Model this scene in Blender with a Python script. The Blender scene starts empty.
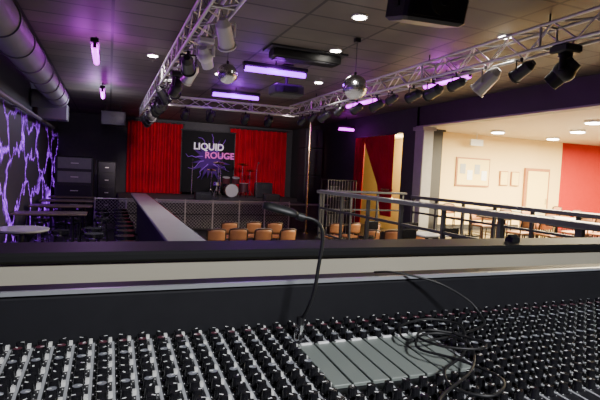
import bpy, math, random
from mathutils import Vector, Matrix
random.seed(4)
pi=math.pi
# ---------------------------------------------------------------- materials
def mat(name,col,rough=.6,metal=0,emit=None,es=0,noise=0,nscale=8,spec=.5,bump=0):
    m=bpy.data.materials.new(name); m.use_nodes=True
    nt=m.node_tree; b=nt.nodes['Principled BSDF']
    b.inputs['Base Color'].default_value=(*col,1); b.inputs['Roughness'].default_value=rough
    b.inputs['Metallic'].default_value=metal; b.inputs['Specular IOR Level'].default_value=spec
    if emit: 
        b.inputs['Emission Color'].default_value=(*emit,1); b.inputs['Emission Strength'].default_value=es
    if noise or bump:
        tc=nt.nodes.new('ShaderNodeTexCoord'); n=nt.nodes.new('ShaderNodeTexNoise')
        n.inputs['Scale'].default_value=nscale; n.inputs['Detail'].default_value=5
        nt.links.new(tc.outputs['Object'],n.inputs['Vector'])
        if noise:
            mx=nt.nodes.new('ShaderNodeMix'); mx.data_type='RGBA'
            mx.inputs[6].default_value=tuple(c*(1-noise) for c in col)+(1,)
            mx.inputs[7].default_value=tuple(min(1,c*(1+noise)) for c in col)+(1,)
            nt.links.new(n.outputs['Fac'],mx.inputs[0]); nt.links.new(mx.outputs[2],b.inputs['Base Color'])
        if bump:
            bp=nt.nodes.new('ShaderNodeBump'); bp.inputs['Strength'].default_value=bump
            nt.links.new(n.outputs['Fac'],bp.inputs['Height']); nt.links.new(bp.outputs[0],b.inputs['Normal'])
    return m
M={}
M['black']=mat('black_metal',(.01,.01,.011),.45)
M['rubber']=mat('black_rubber',(.008,.008,.009),.5)
M['dark']=mat('dark_paint',(.025,.025,.03),.6,noise=.3)
M['speaker']=mat('speaker_cabinet',(.012,.012,.015),.55,noise=.3,nscale=20)
M['rackgrey']=mat('rack_grey',(.13,.13,.14),.5,noise=.2)
M['grille']=mat('grille',(.03,.03,.035),.4,.6)
M['alu']=mat('truss_aluminium',(.55,.54,.52),.4,.7)
M['chrome']=mat('chrome',(.7,.7,.72),.15,1)
M['brass']=mat('brass',(.75,.6,.35),.25,1)
M['galv']=mat('duct_grey',(.12,.12,.135),.6,.1,noise=.25,nscale=3)
M['red']=mat('red_velvet',(.40,.005,.018),.85,noise=.45,nscale=2,spec=.2)
M['cream']=mat('cream_board',(.40,.37,.29),.6,noise=.12,nscale=3)
M['ledge']=mat('black_ledge',(.008,.008,.009),.55,noise=.3,nscale=5,spec=.3)
M['greytop']=mat('grey_laminate',(.25,.26,.28),.3,noise=.15,nscale=4)
M['railtop']=mat('rail_dark_laminate',(.05,.05,.06),.35,noise=.2,nscale=4)
M['wood']=mat('table_wood',(.11,.085,.07),.3,noise=.3,nscale=4)
M['lighttop']=mat('pale_laminate',(.4,.41,.41),.25)
M['chair']=mat('chair_orange_wood',(.36,.15,.06),.45,noise=.25,nscale=10)
M['chairframe']=mat('chair_frame',(.04,.018,.01),.4)
M['vinyl']=mat('black_vinyl',(.012,.012,.014),.25)
M['stage']=mat('stage_carpet',(.04,.04,.045),.7,noise=.3)
M['peach']=mat('peach_paint',(.85,.62,.26),.7,noise=.05,nscale=2)
M['redwall']=mat('red_paint',(.40,.012,.006),.6,noise=.1,spec=.2)
M['greycol']=mat('grey_column_paint',(.24,.23,.22),.6,noise=.15)
M['beam']=mat('beam_paint',(.022,.02,.021),.6,noise=.3,nscale=3)
M['backwall']=mat('back_wall_paint',(.03,.03,.033),.7,noise=.25)
M['white']=mat('white_plastic',(.7,.7,.68),.4)
M['wline']=mat('white_marking',(.9,.9,.9),.5)
M['knob']=mat('knob_black',(.010,.010,.012),.25)
M['knobcap']=mat('knob_grey',(.2,.21,.24),.35)
M['knobred']=mat('knob_dark_red',(.09,.015,.03),.35)
M['deskblack']=mat('mixer_panel',(.012,.012,.015),.45,noise=.2,nscale=30,spec=.3)
M['deskgrey']=mat('mixer_stripe',(.34,.35,.37),.4)
M['plate']=mat('fader_plate',(.22,.25,.23),.4,.2)
M['purple']=mat('purple_tube',(.2,.01,.8),.4,emit=(.36,.0,1),es=6)
M['magenta']=mat('magenta_tube',(.4,.01,.7),.4,emit=(.68,.0,.9),es=6)
M['lamp']=mat('downlight_lens',(1,1,1),.4,emit=(1,.93,.82),es=40)
M['paper']=mat('poster_yellow',(.9,.68,.22),.6)
M['mirror']=mat('mirror_facet',(.6,.6,.62),.22,1)
M['banner']=mat('banner_black',(.005,.005,.006),.8,spec=.2)
M['txtw']=mat('text_white',(.9,.9,.95),.6)
M['txtp']=mat('text_pink',(.8,.12,.6),.6)
M['splash']=mat('splash_purple',(.05,.01,.14),.8,spec=.2)
M['bolt']=mat('lightning_purple',(.3,.1,.7),.8,spec=.2)
M['drum']=mat('drum_shell',(.05,.015,.02),.25)
M['skin']=mat('drum_head',(.25,.25,.25),.5)
M['cymbal']=mat('cymbal_brass',(.7,.5,.2),.25,1)
M['lens']=mat('lamp_lens',(.2,.2,.25),.05,0,spec=1)

m=mat('ceiling_tiles',(.1,.085,.07),.6); nt=m.node_tree; b=nt.nodes['Principled BSDF']
tc=nt.nodes.new('ShaderNodeTexCoord'); br=nt.nodes.new('ShaderNodeTexBrick'); br.offset=0
br.inputs['Scale'].default_value=1; br.inputs['Brick Width'].default_value=1.2; br.inputs['Row Height'].default_value=.6
br.inputs['Mortar Size'].default_value=.022
br.inputs['Color1'].default_value=(.16,.135,.115,1); br.inputs['Color2'].default_value=(.10,.086,.074,1); br.inputs['Mortar'].default_value=(.02,.017,.015,1)
nt.links.new(tc.outputs['Object'],br.inputs['Vector'])
nz=nt.nodes.new('ShaderNodeTexNoise'); nz.inputs['Scale'].default_value=1.3; nz.inputs['Detail'].default_value=6
nt.links.new(tc.outputs['Object'],nz.inputs['Vector'])
mx=nt.nodes.new('ShaderNodeMix'); mx.data_type='RGBA'; mx.blend_type='MULTIPLY'; mx.inputs[0].default_value=.6
nt.links.new(br.outputs['Color'],mx.inputs[6]); nt.links.new(nz.outputs['Fac'],mx.inputs[7])
nt.links.new(mx.outputs[2],b.inputs['Base Color']); M['ceil']=m
M['ceilR']=mat('ceiling_cream_paint',(.55,.47,.33),.7,noise=.08)
m=mat('dark_floor',(.035,.033,.036),.28,noise=.4,nscale=1.5); M['floor']=m
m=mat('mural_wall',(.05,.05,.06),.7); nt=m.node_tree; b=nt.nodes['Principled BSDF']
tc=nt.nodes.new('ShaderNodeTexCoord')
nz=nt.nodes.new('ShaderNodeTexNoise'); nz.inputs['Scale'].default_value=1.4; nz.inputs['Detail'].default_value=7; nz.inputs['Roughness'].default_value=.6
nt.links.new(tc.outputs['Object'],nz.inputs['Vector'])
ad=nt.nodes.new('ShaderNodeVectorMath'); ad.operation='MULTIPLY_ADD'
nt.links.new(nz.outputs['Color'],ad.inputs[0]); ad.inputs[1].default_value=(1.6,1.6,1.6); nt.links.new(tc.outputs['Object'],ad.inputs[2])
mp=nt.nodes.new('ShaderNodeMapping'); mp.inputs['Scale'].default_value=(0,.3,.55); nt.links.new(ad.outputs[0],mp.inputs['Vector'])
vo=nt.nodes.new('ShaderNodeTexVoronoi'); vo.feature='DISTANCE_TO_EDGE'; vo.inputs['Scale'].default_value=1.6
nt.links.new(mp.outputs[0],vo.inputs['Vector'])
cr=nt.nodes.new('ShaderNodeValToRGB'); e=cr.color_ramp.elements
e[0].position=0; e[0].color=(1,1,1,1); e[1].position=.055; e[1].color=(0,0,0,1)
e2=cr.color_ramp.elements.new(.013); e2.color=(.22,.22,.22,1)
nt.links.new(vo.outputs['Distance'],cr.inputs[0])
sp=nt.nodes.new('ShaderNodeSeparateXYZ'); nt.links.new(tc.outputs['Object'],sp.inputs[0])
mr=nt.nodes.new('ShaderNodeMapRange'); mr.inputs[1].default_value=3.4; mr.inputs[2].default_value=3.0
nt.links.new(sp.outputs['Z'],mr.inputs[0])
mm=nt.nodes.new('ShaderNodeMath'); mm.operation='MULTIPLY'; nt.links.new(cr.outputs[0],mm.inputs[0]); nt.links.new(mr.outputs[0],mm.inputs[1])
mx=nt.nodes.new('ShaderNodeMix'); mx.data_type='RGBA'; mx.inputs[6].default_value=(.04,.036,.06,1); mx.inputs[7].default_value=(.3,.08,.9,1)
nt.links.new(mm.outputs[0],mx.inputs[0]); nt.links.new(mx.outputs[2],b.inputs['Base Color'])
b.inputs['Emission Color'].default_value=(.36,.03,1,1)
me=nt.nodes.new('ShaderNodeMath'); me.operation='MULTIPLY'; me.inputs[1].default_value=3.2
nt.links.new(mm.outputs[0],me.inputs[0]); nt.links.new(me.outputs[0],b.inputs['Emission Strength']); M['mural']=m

# ---------------------------------------------------------------- builder
class B:
    def __init__(s,name): s.name=name; s.v=[]; s.f=[]; s.mi=[]; s.sm=[]; s.ms=[]
    def mid(s,k):
        if k not in s.ms: s.ms.append(k)
        return s.ms.index(k)
    def add(s,vs,fs,k,smooth=False):
        o=len(s.v); s.v+= [tuple(v) for v in vs]; i=s.mid(k)
        for f in fs: s.f.append(tuple(o+a for a in f)); s.mi.append(i); s.sm.append(smooth)
        return s
    def box(s,c,d,k,rot=None,ch=0):
        c=Vector(c); hx,hy,hz=[a/2 for a in d]
        if ch<=0:
            vs=[Vector((x,y,z)) for x in(-hx,hx) for y in(-hy,hy) for z in(-hz,hz)]
            fs=[(0,1,3,2),(4,6,7,5),(0,4,5,1),(2,3,7,6),(0,2,6,4),(1,5,7,3)]
        else:
            vs=[];
            for z,i in((-hz,ch),(-hz+ch,0),(hz-ch,0),(hz,ch)):
                x,y=hx-i,hy-i
                for a,b_ in((-x+ch,-y),(x-ch,-y),(x,-y+ch),(x,y-ch),(x-ch,y),(-x+ch,y),(-x,y-ch),(-x,-y+ch)): vs.append(Vector((a,b_,z)))
            fs=[tuple(range(7,-1,-1)),tuple(range(24,32))]
            for r in range(3):
                for j in range(8): fs.append((r*8+j,r*8+(j+1)%8,(r+1)*8+(j+1)%8,(r+1)*8+j))
        if rot: 
            from mathutils import Euler
            R_=Euler(rot).to_matrix(); vs=[R_@v for v in vs]
        return s.add([v+c for v in vs],fs,k)
    def cyl(s,p0,p1,r,k,r1=None,n=10,cap=True,smooth=True):
        p0=Vector(p0);p1=Vector(p1); r1=r if r1 is None else r1
        d=(p1-p0).normalized(); a=d.orthogonal().normalized(); b_=d.cross(a)
        vs=[]
        for p,rr in((p0,r),(p1,r1)):
            for i in range(n):
                t=2*pi*i/n; vs.append(p+a*math.cos(t)*rr+b_*math.sin(t)*rr)
        s.add(vs,[(i,(i+1)%n,n+(i+1)%n,n+i) for i in range(n)],k,smooth)
        if cap: s.add(vs,[tuple(range(n-1,-1,-1)),tuple(range(n,2*n))],k)
        return s
    def tube(s,pts,r,k,n=8,sub=6,closed=False):
        P=[Vector(p) for p in pts]; out=[]
        L=len(P)
        for i in range(L-1):
            p0=P[max(i-1,0)];p1=P[i];p2=P[i+1];p3=P[min(i+2,L-1)]
            for j in range(sub):
                t=j/sub; out.append(.5*((2*p1)+(p2-p0)*t+(2*p0-5*p1+4*p2-p3)*t*t+(3*p1-p0-3*p2+p3)*t**3))
        out.append(P[-1]); vs=[]; a=None
        for i,p in enumerate(out):
            d=(out[min(i+1,len(out)-1)]-out[max(i-1,0)]).normalized()
            a=d.orthogonal().normalized() if a is None else (a-d*a.dot(d)).normalized()
            b_=d.cross(a)
            for q in range(n): t=2*pi*q/n; vs.append(p+a*math.cos(t)*r+b_*math.sin(t)*r)
        fs=[(i*n+q,i*n+(q+1)%n,(i+1)*n+(q+1)%n,(i+1)*n+q) for i in range(len(out)-1) for q in range(n)]
        fs+=[tuple(range(n-1,-1,-1)),tuple(range(len(vs)-n,len(vs)))]
        return s.add(vs,fs,k,True)
    def sph(s,c,r,k,nu=16,nv=10,smooth=True,sc=(1,1,1)):
        c=Vector(c); vs=[]
        for j in range(nv+1):
            ph=pi*j/nv
            for i in range(nu):
                t=2*pi*i/nu; vs.append(c+Vector((math.sin(ph)*math.cos(t)*sc[0],math.sin(ph)*math.sin(t)*sc[1],math.cos(ph)*sc[2]))*r)
        return s.add(vs,[(j*nu+i,(j+1)*nu+i,(j+1)*nu+(i+1)%nu,j*nu+(i+1)%nu) for j in range(nv) for i in range(nu)],k,smooth)
    def done(s,parent=None):
        me=bpy.data.meshes.new(s.name); me.from_pydata(s.v,[],s.f)
        for k in s.ms: me.materials.append(M[k])
        me.polygons.foreach_set('material_index',s.mi); me.polygons.foreach_set('use_smooth',s.sm); me.update()
        o=bpy.data.objects.new(s.name,me); bpy.context.collection.objects.link(o)
        if parent: o.parent=parent
        return o
def bx(name,lo,hi,k):
    return B(name).box([(a+b)/2 for a,b in zip(lo,hi)],[b-a for a,b in zip(lo,hi)],k).done()

CH=4.3
# ---------------------------------------------------------------- shell
bx('floor',(-2.2,-2.2,-.15),(20.2,22.6,0),'floor')
bx('ceiling',(-2.2,-2.2,CH),(8.4,22.6,CH+.15),'ceil')
bx('ceiling_lower',(8.6,-2.2,3.75),(20.2,22.6,3.9),'ceilR')
bx('wall_left',(-2.2,-2.2,0),(-2,22.6,CH),'mural')
bx('wall_back',(-2,22.4,0),(8.6,22.6,CH),'backwall')
bx('wall_front',(-2,-2.2,0),(20,-2,CH),'backwall')
bx('wall_right',(20,-2.2,0),(20.2,22.6,CH),'peach')
b=B('wall_side')
b.box((8.5,19.0,CH/2),(.2,6.8,CH),'backwall').box((8.5,14.15,3.95),(.2,2.9,.7),'backwall').box((8.5,12.3,CH/2),(.2,.8,CH),'backwall').done()
b=B('wall_back_right')
b.box((11.95,12.9,2.0),(6.7,.2,3.5),'peach').box((17.65,12.9,2.0),(4.7,.2,3.5),'redwall')
b.done()
bx('wall_corridor',(11,13.0,0),(11.2,22.4,3.75),'peach')
bx('beam_ceiling',(8.4,-2,3.74),(8.6,12.0,CH),'beam')
bx('beam_ceiling_edge',(8.36,-2,3.70),(8.64,12.0,3.74),'greycol')
bx('floor_platform',(7.55,2,0),(20,12.8,.6),'floor')
b=B('column'); b.box((8.5,11.75,2.15),(.36,.42,3.1),'greycol',ch=.02).box((8.5,11.75,.65),(.46,.5,.12),'greycol').box((8.5,11.75,3.65),(.46,.5,.1),'greycol').done()
b=B('dark_column'); b.box((9.45,12.55,2.15),(.4,.4,3.1),'beam',ch=.02).box((9.45,12.55,3.72),(.5,.48,.06),'beam').done()
bx('trim_1',(9.7,12.76,.6),(13.4,12.8,.75),'beam')
b=B('door_1'); b.box((14.1,12.75,1.68),(1.15,.08,2.15),'chair').box((14.1,12.70,1.66),(.95,.04,1.98),'paper').box((14.5,12.66,1.6),(.04,.05,.2),'chrome').done()
b=B('wall_notice_board'); b.box((11.25,12.77,2.5),(1.4,.04,.95),'chair').box((11.25,12.745,2.5),(1.3,.02,.85),'paper')
for i in range(4): b.box((10.8+i*.3,12.73,2.5+.1*(-1)**i),(.22,.01,.32),'wline' if i%2 else 'lighttop')
b.done()
for x in(12.6,13.1): 
    b=B('framed_poster'); b.box((x,12.77,2.35),(.36,.04,.5),'chair').box((x,12.745,2.35),(.3,.02,.44),'paper').done()
# ---------------------------------------------------------------- stage
b=B('stage'); b.box((4.3,19.9,.48),(7.9,4.8,.96),'stage').box((4.3,17.47,.97),(7.9,.1,.06),'greytop').box((4.3,19.9,.98),(7.9,4.8,.04),'stage')
for i in range(7): b.box((.9+i*1.15,17.48,.48),(.05,.04,.9),'dark')
b.done()
def curtain(name,x0,x1,y,z0,z1,folds,amp=.1,k='red'):
    n=folds*8; bb=B(name); vs=[]; rows=14
    for j in range(rows+1):
        t=j/rows
        for i in range(n+1):
            u=i/n; x=x0+(x1-x0)*u
            a=amp*(.65+.35*(1-t)); ph=.5*math.sin(u*9+j*.18)
            vs.append((x,y+a*math.sin(2*pi*folds*u+ph)+.03*math.sin(u*40),z1+(z0-z1)*t))
    w=n+1
    bb.add(vs,[(j*w+i,(j+1)*w+i,(j+1)*w+i+1,j*w+i+1) for j in range(rows) for i in range(n)],k,True)
    return bb
c=curtain('stage_curtain',.7,3.05,22.1,1.02,4.12,9,.16); c.cyl((.65,22.1,4.16),(3.1,22.1,4.16),.03,'black'); c.done()
c=curtain('stage_curtain',5.2,8.0,22.1,1.02,4.12,11,.16); c.cyl((5.15,22.1,4.16),(8.1,22.1,4.16),.03,'black'); c.done()
ban=bpy.data.objects.new('stage_banner',None); bpy.context.collection.objects.link(ban)
b=B('cloth'); b.box((4.15,21.75,2.5),(2.35,.03,2.75),'banner').cyl((2.9,21.75,3.88),(5.4,21.75,3.88),.03,'black').cyl((2.95,21.75,1.01),(2.95,21.75,3.9),.02,'black').cyl((5.35,21.75,1.01),(5.35,21.75,3.9),.02,'black'); b.done(ban)
b=B('splash')
vs=[(4.25,21.728,2.65)]; n=40
for i in range(n):
    t=2*pi*i/n; r=(.95 if i%2 else .5)*(.75+.35*random.random()); vs.append((4.25+r*math.cos(t)*.95,21.728,2.6+r*math.sin(t)*1.1))
b.add(vs,[(0,1+(i+1)%n,1+i) for i in range(n)],'splash')
rb=random.Random(9)
for k in range(9):
    t=2*pi*k/9+.2; p=Vector((4.25+.35*math.cos(t),21.72,2.7+.3*math.sin(t)))
    for s_ in range(5):
        t2=t+rb.uniform(-.9,.9); q=p+Vector((math.cos(t2)*.17,0,math.sin(t2)*.17))
        q.x=min(5.25,max(3.05,q.x)); b.cyl(p,q,.016-.002*s_,'bolt',n=5); p=q
b.done(ban)
def text(name,s,loc,size,k,tilt=0,ext=.005,parent=None):
    cu=bpy.data.curves.new(name,'FONT'); cu.body=s; cu.size=size; cu.extrude=ext; cu.offset=.01; cu.align_x='CENTER'; cu.materials.append(M[k])
    o=bpy.data.objects.new(name,cu); o.location=loc; o.rotation_euler=(pi/2,tilt,0); bpy.context.collection.objects.link(o); o.parent=parent; return o
text('lettering_upper','LIQUID',(4.15,21.7,3.05),.42,'txtw',0,parent=ban)
text('lettering_lower','ROUGE',(4.65,21.7,2.68),.40,'txtp',0,parent=ban)
b=B('drum_kit'); X,Y,Z0=4.85,20.2,1.012
b.cyl((X,Y-.25,Z0+.31),(X,Y+.2,Z0+.31),.29,'drum',n=24).cyl((X,Y-.27,Z0+.31),(X,Y-.25,Z0+.31),.27,'skin',n=24).cyl((X,Y-.26,Z0+.31),(X,Y-.24,Z0+.31),.3,'chrome',n=24)
for dx,dz,r in((-.22,.75,.16),(.2,.75,.17)):
    b.cyl((X+dx,Y-.02,Z0+dz-.12),(X+dx,Y-.08,Z0+dz+.1),r,'drum',n=20).cyl((X+dx,Y-.08,Z0+dz+.1),(X+dx,Y-.085,Z0+dz+.12),r*.97,'skin',n=20).cyl((X+dx*.3,Y,Z0+.5),(X+dx,Y,Z0+dz),.015,'chrome')
b.cyl((X-.55,Y+.2,Z0+.5),(X-.55,Y+.2,Z0+.64),.18,'chrome',n=20).cyl((X+.6,Y+.1,Z0+.25),(X+.6,Y+.1,Z0+.62),.21,'drum',n=20).cyl((X+.6,Y+.1,Z0+.62),(X+.6,Y+.1,Z0+.64),.2,'skin',n=20)
for dx,dy in((-.15,0),(.15,0),(0,.15)): 
    b.cyl((X-.55,Y+.2,Z0+.45),(X-.55+dx,Y+.2+dy,Z0),.012,'chrome'); b.cyl((X+.6+dx*1.2,Y+.1+dy*1.2,Z0+.4),(X+.6+dx*1.3,Y+.1+dy*1.3,Z0),.012,'chrome')
for dx,h,r in((-.8,1.15,.2),(-.5,1.45,.25),(.55,1.45,.25),(.9,1.2,.24)):
    b.cyl((X+dx,Y+.25,Z0+.3),(X+dx,Y+.2,Z0+h),.012,'chrome').cyl((X+dx,Y+.2,Z0+h),(X+dx,Y+.19,Z0+h+.04),r,'cymbal',r1=.03,n=24)
    for t in(0,2.1,4.2): b.cyl((X+dx,Y+.25,Z0+.35),(X+dx+.22*math.cos(t),Y+.25+.22*math.sin(t),Z0),.01,'chrome')
b.cyl((X,Y+.75,Z0),(X,Y+.75,Z0+.45),.02,'chrome').cyl((X,Y+.75,Z0+.45),(X,Y+.75,Z0+.53),.17,'vinyl',n=18)
b.done()
def cabinet(name,c,d,drivers=2,z0=None):
    b=B(name); b.box(c,d,'speaker',ch=.02); x,y,z=c; w,dd,h=d; yf=y-dd/2
    b.box((x,yf-.008,z),(w*.9,.012,h*.93),'grille')
    for i in range(drivers):
        zz=z-h/2+h*(i+.5)/drivers; r=min(w,h/drivers)*.36
        b.cyl((x,yf-.03,zz),(x,yf-.012,zz),r,'rubber',n=24).cyl((x,yf-.04,zz),(x,yf-.03,zz),r*.35,'grille',n=16)
    for s_ in(-1,1): b.box((x+s_*(w/2-.005),y,z+h*.2),(.02,.16,.08),'rubber')
    b.done()
cabinet('stage_speaker',(7.7,18.3,1.56),(.75,.7,1.1),1)
cabinet('stage_speaker',(7.7,18.3,2.67),(.75,.7,1.1),2)
cabinet('stage_speaker',(7.7,18.3,3.61),(.75,.7,.75),1)
cabinet('guitar_amplifier',(6.5,20.8,1.35),(.75,.4,.68),2)
cabinet('floor_monitor',(3.3,18.1,1.17),(.6,.4,.3),1)
cabinet('floor_monitor',(6.0,18.1,1.17),(.6,.4,.3),1)
for x,y in((4.0,18.4),(5.6,18.9),(3.0,18.9)):
    b=B('microphone_stand'); b.cyl((x,y,1.01),(x,y,2.3),.012,'chrome',n=8).cyl((x,y,1.005),(x,y,1.03),.14,'black',n=20).cyl((x,y,2.3),(x-.05,y-.35,2.5),.01,'chrome',n=8).sph((x-.05,y-.38,2.52),.035,'grille').done()
cabinet('hanging_speaker',(.1,18.8,3.85),(.85,.5,.5),2)
for x in(-.15,.35): B('speaker_bracket').cyl((x,18.8,4.11),(x,18.8,CH),.015,'black').box((x,18.8,CH-.01),(.08,.08,.02),'black').done()
b=B('mesh_fence')
for z in(.08,.6,1.08): b.cyl((-.4,16.8,z),(6.3,16.8,z),.022,'alu' if z>1 else 'black',n=6)
for i in range(8): b.cyl((-.4+i*.957,16.8,0),(-.4+i*.957,16.8,1.12),.025,'alu',n=8)
for i in range(-9,61):
    for s_ in(1,-1):
        x0=-.4+i*.11; x1=x0+1.0
        if s_<0: x0,x1=x1,x0
        z0,z1=.08,1.08
        def clip(t): return (x0+(x1-x0)*t,16.8,z0+(z1-z0)*t)
        ta,tb_=0,1
        if x1>x0: ta=max(0,(-.4-x0)/(x1-x0)); tb_=min(1,(6.3-x0)/(x1-x0))
        else: ta=max(0,(6.3-x0)/(x1-x0)); tb_=min(1,(-.4-x0)/(x1-x0))
        if tb_>ta+.01: b.cyl(clip(ta),clip(tb_),.0045,'alu',n=4,cap=False)
b.done()
b=B('brass_pole'); b.cyl((6.75,16.2,0),(6.75,16.2,CH),.035,'brass',n=14).cyl((6.75,16.2,0),(6.75,16.2,.05),.12,'brass',n=18).cyl((6.75,16.2,CH-.05),(6.75,16.2,CH),.1,'brass',n=18).done()
b=B('drink_counter'); b.box((.92,10.9,1.27),(.48,11.4,.05),'greytop',ch=.012).box((.92,10.9,1.21),(.42,11.3,.07),'dark').box((.92,10.9,.6),(.1,11.2,1.2),'dark').box((1.16,10.9,1.25),(.02,11.4,.08),'chrome')
for i in range(8): b.box((.92,5.7+i*1.45,.03),(.4,.12,.06),'black')
b.done()
def stool(x,y,h=.78,back=False,rz=0):
    b=B('bar_stool')
    b.cyl((x,y,h-.07),(x,y,h),.19,'vinyl',r1=.185,n=20).cyl((x,y,h-.1),(x,y,h-.07),.16,'chrome',n=20)
    for k in range(4):
        t=pi/4+k*pi/2; b.cyl((x+.13*math.cos(t),y+.13*math.sin(t),h-.09),(x+.22*math.cos(t),y+.22*math.sin(t),0),.013,'black',n=8)
    pts=[(x+.19*math.cos(t*pi/6),y+.19*math.sin(t*pi/6),.28) for t in range(13)]
    b.tube(pts,.01,'chrome',n=6,sub=2)
    if back:
        for s_ in(-1,1): b.cyl((x+s_*.15,y-.14,h-.05),(x+s_*.16,y-.2,h+.35),.012,'black')
        b.box((x,y-.2,h+.27),(.36,.04,.2),'vinyl',ch=.012)
    b.done()
for x,y in((.32,8.9),(.32,9.7),(.35,10.5),(.35,11.3),(.38,12.1),(.35,12.9),(.35,13.8),(.35,14.7),(.35,15.6)): stool(x,y,.85)
def table(x,y,w,d,h,k='wood'):
    b=B('pub_table'); b.box((x,y,h-.02),(w,d,.04),k,ch=.01).box((x,y,h-.06),(w*.5,d*.5,.04),'black')
    for s_ in((-1,1) if w>1 else (0,)):
        xx=x+s_*w*.3; b.cyl((xx,y,.03),(xx,y,h-.05),.035,'black',n=12).box((xx,y,.02),(.5,.07,.04),'black').box((xx,y,.02),(.07,.5,.04),'black')
    b.done()
table(-1.2,12.1,1.5,.7,1.05); table(-1.15,14.2,1.5,.7,1.05); table(-1.15,16.2,1.5,.7,1.05); table(-1.15,17.9,1.4,.6,1.05)
b=B('round_table'); b.cyl((-1.35,9.2,1.02),(-1.35,9.2,1.05),.42,'lighttop',n=36).cyl((-1.35,9.2,1.0),(-1.35,9.2,1.02),.4,'black',n=36).cyl((-1.35,9.2,0),(-1.35,9.2,1.0),.035,'black').cyl((-1.35,9.2,0),(-1.35,9.2,.04),.28,'black',n=24).done()
for x,y in((-1.6,10.9),(-.9,10.9),(-.25,10.4),(-.3,11.3),(-1.5,13.2),(-.8,13.1),(-.15,13.2),(-1.5,15.2),(-.7,15.2),(-.15,14.9),(-1.4,17.0),(-.8,17.05),(-.2,16.0)): stool(x,y,.8)
def rack(name,x0,x1,y,h,d=.7,light=True):
    b=B(name); xc=(x0+x1)/2; w=x1-x0; b.box((xc,y,h/2),(w,d,h),'speaker',ch=.03)
    n=5
    for i in range(n):
        k='rackgrey' if light and i>=3 else 'grille'
        b.box((xc,y-d/2-.01,h*(i+.5)/n),(w*.86,.02,h/n*.8),k,ch=.005); b.box((xc,y-d/2-.03,h*(i+.5)/n),(w*.2,.02,.03),'alu')
    b.done()
rack('equipment_rack',-1.75,-.5,19.0,2.42)
rack('equipment_rack',-.4,.25,19.4,2.3,light=False)
b=B('equipment_cage')
for x in(6.5,7.0,7.5): 
    for y in(13.9,14.4): b.cyl((x,y,0),(x,y,2.05),.02,'black',n=6)
for z in(.1,.55,1.0,1.5,2.03): b.box((7.0,14.15,z),(1.05,.55,.03),'black')
for i in range(11): b.cyl((6.5+i*.1,13.88,.1),(6.5+i*.1,13.88,2.03),.007,'alu',n=5)
b.box((6.8,14.15,.75),(.5,.4,.35),'speaker').box((7.2,14.15,1.2),(.45,.4,.33),'speaker').box((6.8,14.15,1.68),(.4,.4,.3),'speaker').done()
def chair(x,y,rz=0,z=0):
    b=B('dining_chair'); 
    b.box((0,0,.45),(.43,.42,.05),'chair',ch=.015)
    for sx in(-1,1):
        b.cyl((sx*.18,.18,.43),(sx*.2,.2,0),.015,'chairframe',n=8)
        b.cyl((sx*.19,-.19,0),(sx*.18,-.2,.46),.015,'chairframe',n=8).cyl((sx*.18,-.2,.46),(sx*.19,-.27,.8),.014,'chairframe',n=8)
        b.cyl((sx*.18,-.19,.2),(sx*.19,.19,.2),.009,'chairframe',n=6)
    vs=[];n=12
    for th_ in(0,.025):
        for j in range(5):
            for i in range(n+1):
                u=-1+2*i/n; zt=.86-.05*abs(u)**4; zb=.56+.02*u*u
                z_=zb+(zt-zb)*j/4; vs.append((u*.205,-.215-.06*(z_-.5)/.36-.045*(1-u*u)-th_,z_))
    w=n+1; N=5*w
    fs=[(j*w+i,j*w+i+1,(j+1)*w+i+1,(j+1)*w+i) for j in range(4) for i in range(n)]
    fs+=[tuple(N+a for a in reversed(f)) for f in fs]
    for i in range(n): fs+=[(4*w+i,4*w+i+1,N+4*w+i+1,N+4*w+i),(i+1,i,N+i,N+i+1)]
    for j in range(4): fs+=[(j*w,(j+1)*w,N+(j+1)*w,N+j*w),((j+1)*w+n,j*w+n,N+j*w+n,N+(j+1)*w+n)]
    b.add(vs,fs,'chair',True)
    rim=[(u*.205,-.228-.06*(.86-.05*abs(u)**4-.5)/.36-.045*(1-u*u),.865-.05*abs(u)**4) for u in [-1+i/6 for i in range(13)]]
    rim=[(-.205,-.235,.56)]+rim+[(.205,-.235,.56)]
    b.tube(rim,.022,'chairframe',n=6,sub=2)
    o=b.done(); o.location=(x,y,z); o.rotation_euler=(0,0,rz)
for x,y,r in((2.25,10.9,.1),(2.82,11.0,-.05),(3.38,10.95,.05),(3.95,10.9,.15),(2.9,12.3,0),(3.55,12.4,.1),(6.2,10.7,-.1),(6.75,10.6,-.2),(7.2,10.2,.2),(5.9,12.2,0),(6.5,12.3,.1),(7.1,12.2,-.1),(4.15,12.3,-.1)): chair(x,y,r)
# ---------------------------------------------------------------- rails
def railing(name,X,y0,y1,zt,zb,topw=.12,n=6):
    b=B(name); ym=(y0+y1)/2
    b.box((X,ym,zt-.04),(topw,y1-y0,.08),'railtop',ch=.012)
    b.box((X,ym,zt-.45),(.04,y1-y0,.05),'dark').box((X,ym,zb+.12),(.04,y1-y0,.04),'dark')
    for i in range(n+1):
        y=y0+.05+(y1-y0-.1)*i/n; b.box((X,y,(zt+zb)/2-.035),(.06,.06,zt-zb-.08),'dark')
    b.done()
bx('wall_pony',(4.94,2.6,0),(5.06,11.2,.6),'beam')
railing('drink_railing',5,2.6,11.15,1.8,.6,.2,7)
railing('drink_railing',7.7,3.0,11.0,1.74,.6,.16,8)
b=B('drink_railing'); 
b.box((6.35,11.25,1.77),(2.6,.12,.06),'railtop',ch=.01).box((6.35,11.25,1.3),(2.5,.04,.04),'dark')
for i in range(4): b.box((5.15+i*.8,11.25,.88),(.05,.05,1.74),'dark')
b.done()
for x,y in((6.3,8.4),(6.6,6.6)): table(x,y,.65,.65,1.05,'lighttop')
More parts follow.
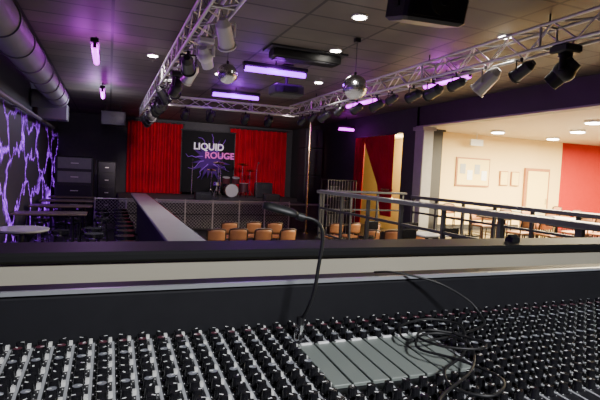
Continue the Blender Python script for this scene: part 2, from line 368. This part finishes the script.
for x,y in((5.7,8.4),(6.95,8.6),(6.3,7.6),(6.1,6.0),(7.25,6.9),(6.6,9.6),(5.7,9.9)): stool(x,y,.8,True)
for x,y in((9.9,11.2),(12.2,11.2),(14.2,10.9),(11.0,9.2),(9.2,9.2),(13.0,9.2),(9.4,7.3),(11.2,7.4)):
    b=B('dining_table'); b.box((x,y,1.33),(1.1,.8,.04),'wood' if x<11 else 'lighttop',ch=.01).cyl((x,y,.62),(x,y,1.32),.04,'black').cyl((x,y,.6),(x,y,.64),.28,'black',n=20).done()
    for s_ in(-1,1): chair(x+s_*.28,y-.75,0,.6); 
    chair(x,y+.72,pi,.6)
# swag drapes in the side opening
b=B('swag_curtain'); vs=[]; n=60; rows=24
y_at=lambda t:15.0+(13.15-15.0)*t**1.1
for j in range(rows+1):
    t=j/rows
    yl=y_at(t); yr=13.0
    if t>.62: s_=(t-.62)/.38; yl=y_at(.62)+(13.6-y_at(.62))*s_
    for i in range(n+1):
        u=i/n; vs.append((8.3+.05*math.sin(u*2*pi*9),yl+(yr-yl)*u,3.55-2.6*t))
w=n+1; b.add(vs,[(j*w+i,(j+1)*w+i,(j+1)*w+i+1,j*w+i+1) for j in range(rows) for i in range(n)],'red',True)
b.cyl((8.3,12.9,3.57),(8.3,15.7,3.57),.025,'black').box((8.3,13.3,1.8),(.14,.5,.07),'brass')
vs=[]; n=24
for j in range(rows+1):
    t=j/rows
    for i in range(n+1):
        u=i/n; vs.append((8.3+.05*math.sin(u*2*pi*4),15.0-.25*math.cos(t*pi)*0+(.62)*u-.1*(1-t),3.55-3.4*t))
w=n+1; b.add(vs,[(j*w+i,(j+1)*w+i,(j+1)*w+i+1,j*w+i+1) for j in range(rows) for i in range(n)],'red',True)
b.done()
# ---------------------------------------------------------------- duct
b=B('air_duct'); dx,dz,dr=-1.27,3.88,.24
b.cyl((dx,-1.9,dz),(dx,14.0,dz),dr,'galv',n=28)
for i in range(13): b.cyl((dx,-.5+i*1.2,dz),(dx,-.44+i*1.2,dz),dr+.018,'galv',n=28)
b.tube([(dx,13.9,dz),(dx,14.3,dz),(dx-.12,14.6,dz),(dx-.4,14.75,dz),(-1.98,14.75,dz)],dr,'galv',n=24,sub=5)
for y in(4,7,10,13): b.cyl((dx,y,dz+dr-.01),(dx,y,CH),.012,'alu',n=6)
b.box((-1.5,15.4,3.6),(.75,.6,.45),'galv',ch=.02); b.done()
b=B('ceiling_pipe'); b.cyl((-1.8,-1.9,3.35),(-1.8,18.5,3.35),.05,'galv',n=14)
for i in range(8): b.cyl((-1.8,i*2.4,3.35),(-2.0,i*2.4,3.35),.02,'galv',n=6)
b.done()
# ---------------------------------------------------------------- trusses
def truss(name,p0,p1,w=.27,r=.022,step=.33):
    p0=Vector(p0);p1=Vector(p1); d=(p1-p0); L=d.length; d.normalize(); sd=d.cross(Vector((0,0,1))).normalized(); up=Vector((0,0,1))
    b=B(name); cs=[sd*w/2+up*w/2,-sd*w/2+up*w/2,-sd*w/2-up*w/2,sd*w/2-up*w/2]
    for c_ in cs: b.cyl(p0+c_,p1+c_,r,'alu',n=8)
    n=int(L/step)
    for i in range(n):
        a=p0+d*(L*i/n); c2=p0+d*(L*(i+1)/n)
        for k in range(4):
            u_,v_=cs[k],cs[(k+1)%4]
            if (i+k)%2: u_,v_=v_,u_
            b.cyl(a+u_,c2+v_,r*.5,'alu',n=5,cap=False)
    for i in range(int(L/2.4)+1):
        a=p0+d*min(L-.1,.1+i*2.4); 
        for k in range(4): b.cyl(a+cs[k],a+cs[(k+1)%4],r*.8,'alu',n=6)
        b.cyl(a+up*w/2,Vector((a.x,a.y,CH)),.012,'black',n=6)
    b.done()
TZ=4.0
truss('lighting_truss',(1.05,2.5,TZ),(1.05,17.4,TZ))
truss('lighting_truss',(5.0,2.0,TZ),(5.0,13.3,TZ))
truss('lighting_truss',(1.25,13.5,TZ),(5.15,13.5,TZ),w=.22)
def parcan(p,aim,s=1,k='black',name='par_can'):
    p=Vector(p); aim=Vector(aim); d=(aim-p).normalized(); sd=d.cross(Vector((0,0,1))).normalized()
    c=p-Vector((0,0,.24*s)); b=B(name)
    b.cyl(c-d*.16*s,c+d*.12*s,.09*s,k,r1=.1*s,n=20).cyl(c-d*.24*s,c-d*.16*s,.045*s,k,r1=.09*s,n=20).cyl(c+d*.12*s,c+d*.14*s,.115*s,k,n=20).cyl(c+d*.14*s,c+d*.145*s,.09*s,'lens',n=20)
    top=p-Vector((0,0,.02))
    for q in(-1,1):
        b.cyl(c+sd*q*.115*s,top+sd*q*.115*s-Vector((0,0,.06*s)),.012*s,k,n=6)
    b.cyl(top+sd*.12*s-Vector((0,0,.06*s)),top-sd*.12*s-Vector((0,0,.06*s)),.012*s,k,n=6)
    b.cyl(top-Vector((0,0,.06*s)),top,.025*s,k,n=8); b.done()
def movhead(p,aim,s=1,k='black'):
    p=Vector(p)-Vector((0,0,.025)); d=(Vector(aim)-p).normalized(); sd=d.cross(Vector((0,0,1))).normalized(); b=B('moving_head_light')
    b.box(p-Vector((0,0,.05*s)),(.26*s,.26*s,.1*s),k,ch=.02*s)
    c=p-Vector((0,0,.3*s))
    b.cyl(p-Vector((0,0,.1*s)),p-Vector((0,0,.14*s)),.08*s,k,n=16)
    b.cyl(p+sd*.15*s-Vector((0,0,.14*s)),p-sd*.15*s-Vector((0,0,.14*s)),.03*s,k,n=10)
    for q in(-1,1): b.cyl(p+sd*q*.14*s-Vector((0,0,.13*s)),c+sd*q*.14*s,.03*s,k,n=10)
    b.sph(c,.13*s,k,nu=18,nv=12).cyl(c,c+d*.2*s,.11*s,k,r1=.095*s,n=20).cyl(c+d*.2*s,c+d*.205*s,.08*s,'lens',n=20).cyl(c,c-d*.16*s,.12*s,k,r1=.08*s,n=18)
    b.done()
tb=TZ-.135
st=(4.3,20,1.5)
parcan((1.15,5.3,tb),(3,9,0),.9,'white'); movhead((1.1,6.2,tb),(3,9,0),.75,'white'); parcan((1.0,7.0,tb),(3,16,1),.95)
parcan((1.15,7.8,tb),(-1,12,0),.9,'alu'); movhead((1.05,8.6,tb),(-1,10,0),.85); parcan((1.1,9.4,tb),st,1.0); parcan((1.0,10.2,tb),(4,12,0),1.0); movhead((1.05,11.1,tb),st,.9)
for y in(12.0,12.8,14.2,15.2,16.2): parcan((1.05,y,tb),(4,20+.1*y,1.5),1.1)
movhead((4.95,4.2,tb),(3,8,0),1.0); movhead((4.9,3.3,tb),(3,6,0),1.1,'alu')
parcan((4.95,5.5,tb),(3,9,0),1.1,'alu'); parcan((5.0,4.9,tb),(4,12,0),.85)
for y in(6.1,6.7,7.3,8.0,8.6,9.4,10.2,11.0,11.8,12.6): parcan((4.98+.04*math.sin(y*9),y,tb),(4+math.sin(y*5),19,1),.85+.12*math.sin(y*3))
for x in(1.9,2.6,3.6,4.3): parcan((x,13.5,TZ-.11),(x,20,1.5),1.0)
# ---------------------------------------------------------------- ceiling fixtures
def point(name,loc,e,col,r=.15):
    l=bpy.data.lights.new(name,'POINT'); l.energy=e; l.color=col; l.shadow_soft_size=r
    o=bpy.data.objects.new(name,l); o.location=loc; bpy.context.collection.objects.link(o); return o
def tubeX(name,xa,ya,xb,yb,z,k):
    b=B(name); a=Vector((xa,ya,z)); c=Vector((xb,yb,z)); d=(c-a).normalized()
    mid=(a+c)/2; L=(c-a).length
    dim=(L+.08,.12,.07) if abs(d.x)>.5 else (.12,L+.08,.07)
    b.box(mid+Vector((0,0,.095)),dim,'black',ch=.01); b.cyl(a,c,.05,k,n=12)
    for p in(a,c): b.box(p+Vector((0,0,.03)),(.05,.05,.1),'black')
    b.cyl(mid+Vector((-.0,0,.12)),(mid.x,mid.y,CH),.012,'black',n=6)
    b.done()
    col=(.4,.02,1) if k=='purple' else (.7,.02,1)
    pr=Vector((-d.y,d.x,0))*.2
    for s_ in(-1,1): point('tube_glow',mid+pr*s_+Vector((0,0,-.02)),13 if mid.y<15 else 4,col,.1)
tubeX('purple_tube_light',2.28,8.74,3.48,8.74,4.08,'purple')
tubeX('purple_tube_light',2.37,12.16,3.56,12.16,4.08,'purple')
tubeX('purple_tube_light',-.25,8.2,-.25,9.45,4.0,'magenta')
tubeX('purple_tube_light',-.2,13.0,-.2,14.2,4.0,'magenta')
tubeX('purple_tube_light',5.95,7.0,5.95,8.3,4.08,'magenta')
tubeX('purple_tube_light',6.03,10.3,6.03,11.9,4.08,'magenta')
tubeX('purple_tube_light',7.6,15.6,8.2,15.6,3.85,'magenta')
DL=((3.02,5.74),(3.5,7.45),(.72,9.64),(5.23,5.46),(6.8,4.2),(2.2,10.6),(4.4,10.2),(6.9,9.4))
for x,y in DL:
    b=B('ceiling_downlight'); b.cyl((x,y,CH-.02),(x,y,CH),.11,'white',n=24).cyl((x,y,CH-.026),(x,y,CH-.02),.085,'lamp',n=20).done()
b=B('ceiling_vent'); b.box((3.12,7.86,4.2),(1.25,.3,.14),'black',ch=.02)
for i in range(6): b.box((3.12,7.73+i*.05,4.125),(1.15,.02,.02),'grille')
b.box((3.12,7.86,CH-.015),(1.4,.5,.03),'dark').done()
b=B('projector'); b.box((3.2,9.0,3.8),(.6,.45,.2),'dark',ch=.03).cyl((3.35,9.2,3.8),(3.35,9.3,3.8),.07,'lens',n=18).cyl((3.2,9.0,3.9),(3.2,9.0,CH),.03,'black').box((3.2,9.0,CH-.01),(.2,.2,.02),'black').box((3.2,8.76,3.8),(.3,.02,.1),'grille').done()
def ball(x,y,z,r):
    b=B('mirror_ball'); b.sph((x,y,z),r,'mirror',nu=32,nv=20,smooth=False).cyl((x,y,z+r*.97),(x,y,z+r+.04),.02,'black').cyl((x,y,z+r),(x,y,CH),.005,'black',n=6).box((x,y,CH-.03),(.08,.08,.06),'black').done()
ball(1.61,7.19,3.63,.15); ball(3.49,6.67,3.56,.19)
b=B('hanging_loudspeaker')
b.box((2.66,3.75,3.83),(.62,.42,.42),'speaker',rot=(.25,0,-.1),ch=.03).box((2.66,3.55,3.77),(.5,.04,.3),'grille',rot=(.25,0,-.1))
b.cyl((2.66,3.51,3.75),(2.66,3.54,3.76),.12,'rubber',n=24).cyl((2.66,3.5,3.75),(2.66,3.52,3.75),.045,'grille',n=16)
for x in(2.34,2.98): b.box((x,3.75,3.97),(.02,.06,.5),'black')
b.box((2.66,3.75,4.2),(.66,.06,.03),'black').cyl((2.66,3.75,4.2),(2.66,3.75,CH),.025,'black').done()
RL=((10.5,8),(12.0,9.6),(14.0,7.5),(15.0,10.5),(10.2,5.5),(13,5),(10.8,11.3),(13.4,11.6))
for x,y in RL:
    b=B('ceiling_lamp'); b.cyl((x,y,3.69),(x,y,3.75),.2,'white',n=24).cyl((x,y,3.67),(x,y,3.69),.17,'lamp',n=24).done()
b=B('exit_sign'); b.box((11.0,12.4,3.45),(.5,.06,.2),'white').cyl((11.0,12.4,3.55),(11.0,12.4,3.75),.012,'white').done()

# ---------------------------------------------------------------- booth + mixer
bx('floor_booth',(-1.9,-1.9,0),(3.2,1.4,.9),'floor')
b=B('wall_booth'); b.box((.8,1.5,.965),(5.4,.16,1.93),'cream')
b.box((.8,1.5,1.945),(5.4,.2,.03),'ledge',ch=.008).done()
b=B('cable_clip'); b.box((1.55,1.5,1.97),(.04,.04,.02),'black').cyl((1.53,1.5,1.98),(1.57,1.5,1.98),.010,'rubber').done()
b=B('mixer_desk'); b.box((.65,.68,1.62),(2.7,.74,.05),'dark')
for x in(-.6,.6,1.9): b.box((x,.7,1.25),(.06,.6,.7),'dark')
b.done()
b=B('mixing_console')
XL,XR=-.55,1.95
def sz(y): return 1.835+(y-.6)*.06
ys0,ys1=.33,.985
vs=[(XL,ys0,sz(ys0)),(XR,ys0,sz(ys0)),(XR,ys1,sz(ys1)),(XL,ys1,sz(ys1)),(XL,ys0,1.65),(XR,ys0,1.65),(XR,ys1,1.65),(XL,ys1,1.65)]
b.add(vs,[(0,1,2,3),(7,6,5,4),(4,5,1,0),(5,6,2,1),(6,7,3,2),(7,4,0,3)],'deskblack')
b.box((.7,1.02,1.81),(2.5,.06,.28),'deskblack',ch=.006).box((.7,.992,1.956),(2.5,.01,.008),'greytop')
b.box((.7,1.02,1.954),(2.5,.06,.008),'ledge')
def knobT(r,h,n=10):
    vs=[];
    for rr,z in((r*1.15,0),(r,h*.35),(r*.85,h),):
        for i in range(n): t=2*pi*i/n; vs.append((rr*math.cos(t),rr*math.sin(t),z))
    fs=[(j*n+i,j*n+(i+1)%n,(j+1)*n+(i+1)%n,(j+1)*n+i) for j in range(2) for i in range(n)]
    return vs,fs,tuple(range(2*n,3*n))
kv,kf,kt=knobT(.0085,.017)
pitch=.0345; nch=int((XR-XL-.04)/pitch)
PX0,PX1,PY0,PY1=.355,.655,.70,.87
for c_ in range(nch):
    x=XL+.03+c_*pitch
    mid=(x+pitch/2)
    for ya,yb in (((.35,.975),) if not(PX0-.02<mid<PX1+.01) else ((.35,PY0-.01),(PY1+.01,.975))):
        ym=(ya+yb)/2; b.box((mid,ym,sz(ym)+.0006),(.005,yb-ya,.0012),'deskgrey',rot=(math.atan(.06),0,0))
    for r_ in range(15):
        y=.965-.0265*r_
        if y<.58: break
        if PX0-.012<x<PX1+.012 and PY0-.012<y<PY1+.012: continue
        if abs(x-.375)<.022 and abs(y-.905)<.022: continue
        z=sz(y); ang=random.uniform(-2.2,2.2)
        o=[(x+v[0],y+v[1],z+v[2]) for v in kv]
        capk='knobcap' if r_ in(3,7) else ('knobred' if r_ in (1,) else 'knob')
        b.add(o,kf,'knob',True); b.add(o,[kt],capk)
        ca,sa=math.cos(ang),math.sin(ang)
        L0,L1,wd=.0005,.0070,.0014
        q=[(-wd,L0),(wd,L0),(wd,L1),(-wd,L1)]
        b.add([(x+a*ca-c2*sa,y+a*sa+c2*ca,z+.0173) for a,c2 in q],[(0,1,2,3)],'wline')
        for an in(-2.3,-1.5,-.8,0,.8,1.5,2.3):
            tx,ty=x+.0125*math.sin(an),y+.0125*math.cos(an); b.box((tx,ty,z+.0004),(.0014,.0014,.0008),'wline')
        if r_%2==0: b.box((x+.0125,y+.013,z+.004),(.006,.009,.008),'white')
    y=.47; b.box((x,.47,sz(y)+.0008),(.003,.16,.001),'knob'); fy=.47+random.uniform(-.05,.06)
    b.box((x,fy,sz(fy)+.009),(.012,.024,.014),'knobcap',ch=.002).box((x,fy,sz(fy)+.0165),(.012,.002,.001),'wline')
n=8; pw=(PX1-PX0)/n
for i in range(n):
    xc=PX0+pw*(i+.5); ym=(PY0+PY1)/2
    b.box((xc,ym,sz(ym)+.004),(pw-.004,PY1-PY0,.007),'plate',rot=(math.atan(.06),0,0),ch=.001)
    b.box((xc,PY1-.006,sz(PY1)+.009),(pw*.6,.006,.003),'wline')
b.done()
b=B('gooseneck_lamp')
b.cyl((.375,.905,sz(.905)+.001),(.375,.905,sz(.9)+.035),.011,'chrome',n=14).cyl((.375,.905,sz(.9)+.035),(.376,.905,sz(.9)+.05),.008,'rubber',n=14)
b.tube([(.376,.905,1.895),(.383,.89,1.92),(.392,.88,1.96),(.399,.88,2.01),(.405,.88,2.06),(.402,.88,2.09),(.385,.88,2.107),(.36,.885,2.113),(.345,.887,2.115)],.0038,'rubber',n=10,sub=6)
b.cyl((.365,.886,2.111),(.35,.888,2.115),.008,'rubber',n=14)
d=Vector((-.068,.02,.016)); p0=Vector((.352,.887,2.114))
vs=[]; n=16; secs=[(0,.008,.007),(.12,.014,.011),(.3,.0165,.013),(.85,.0165,.013),(1,.012,.010)]
sd=Vector((.2,.97,0)); dn=d.normalized(); upv=dn.cross(sd).normalized()
for t,a_,h_ in secs:
    for i in range(n):
        an=2*pi*i/n; vs.append(p0+d*t+sd*(a_*math.cos(an))+upv*(h_*(math.sin(an) if math.sin(an)*upv.z>0 else .35*math.sin(an))))
fs=[(j*n+i,j*n+(i+1)%n,(j+1)*n+(i+1)%n,(j+1)*n+i) for j in range(len(secs)-1) for i in range(n)]+[tuple(range(n-1,-1,-1)),tuple(range(4*n,5*n))]
b.add(vs,fs,'rubber',True); b.done()
b=B('patch_cable')
T=1.875
b.tube([(.62,1.03,1.962),(.648,1.0,1.968),(.70,.97,1.962),(.76,.94,1.945),(.82,.915,1.91),(.835,.89,1.882),(.80,.84,T),(.70,.80,T),(.60,.785,T),(.565,.81,T),(.60,.87,T+.004),(.68,.885,T+.008),(.73,.84,T+.006),(.68,.76,T),(.62,.70,T-.002),(.55,.66,T-.004),(.52,.60,T-.006),(.56,.56,T-.006),(.62,.60,T-.004),(.60,.68,T),(.56,.75,T),(.60,.80,T+.006),(.66,.79,T+.006),(.66,.72,T+.004),(.58,.63,T+.003),(.47,.57,T-.002),(.42,.5,T-.004)],.0026,'rubber',n=8,sub=6)
b.tube([(.70,.80,T),(.64,.83,T+.004),(.585,.79,T+.008),(.60,.73,T+.008),(.66,.70,T+.008),(.70,.73,T+.006),(.67,.79,T+.008)],.0026,'rubber',n=8,sub=6)
b.done()

# ---------------------------------------------------------------- lights
def area(name,loc,rot,size,e,col,sy=None):
    l=bpy.data.lights.new(name,'AREA'); l.energy=e; l.color=col; l.size=size
    if sy: l.shape='RECTANGLE'; l.size_y=sy
    o=bpy.data.objects.new(name,l); o.location=loc; o.rotation_euler=rot; bpy.context.collection.objects.link(o); return o
def spot(name,loc,aim,e,col,ang=50,r=.1):
    l=bpy.data.lights.new(name,'SPOT'); l.energy=e; l.color=col; l.spot_size=math.radians(ang); l.spot_blend=.6; l.shadow_soft_size=r
    o=bpy.data.objects.new(name,l); o.location=loc; o.rotation_euler=(Vector(aim)-Vector(loc)).to_track_quat('-Z','Y').to_euler(); bpy.context.collection.objects.link(o); return o
warm=(1,.85,.54)
area('right_room_light',(12,8.5,3.6),(0,0,0),5,4000,warm,4)
area('right_room_light_b',(16,9,3.6),(0,0,0),4,1400,warm,4)
point('corridor_light',(9.9,15.5,3.2),380,(1,.75,.35))
spot('stage_wash_a',(1.3,13.0,3.7),(2.2,22,2.6),1150,(1,.8,.8),50)
spot('stage_wash_b',(4.8,13.0,3.7),(6.6,22,2.6),1150,(1,.8,.8),50)
spot('stage_wash_c',(3.0,13.2,3.7),(4.2,21.5,2.2),600,(.85,.85,1),50)
for x,y in DL:
    spot('downlight_beam',(x,y,CH-.05),(x,y,0),230,(1,.95,.9),130,.08)
point('left_aisle_light',(-.3,15,3.6),60,(.8,.8,1))
spot('booth_fill_spot',(.9,-1.5,3.9),(.95,1.3,1.85),580,(.97,.98,1),60,.25)  # unseen spot added behind the camera to brighten the cream booth face
area('house_fill',(3,9,1.4),(pi,0,0),7,110,(1,.9,.82),11)
w=bpy.data.worlds.new('w'); bpy.context.scene.world=w; w.use_nodes=True; w.node_tree.nodes['Background'].inputs[0].default_value=(.5,.5,.6,1); w.node_tree.nodes['Background'].inputs[1].default_value=.02
# ---------------------------------------------------------------- camera
psi=math.radians(21.8); th=math.radians(3.2); a=math.radians(2.7)
F0=Vector((math.sin(psi),math.cos(psi),0));R0=Vector((math.cos(psi),-math.sin(psi),0));Zv=Vector((0,0,1))
F=F0*math.cos(th)-Zv*math.sin(th);U0=Zv*math.cos(th)+F0*math.sin(th)
R=R0*math.cos(a)+U0*math.sin(a);U=U0*math.cos(a)-R0*math.sin(a)
cam=bpy.data.cameras.new('camera'); cam.sensor_width=36; cam.lens=28.8; cam.clip_start=.02
co=bpy.data.objects.new('camera',cam); bpy.context.collection.objects.link(co)
mw=Matrix((R,U,-F)).transposed().to_4x4(); mw.translation=Vector((0,0,2.2)); co.matrix_world=mw
bpy.context.scene.camera=co
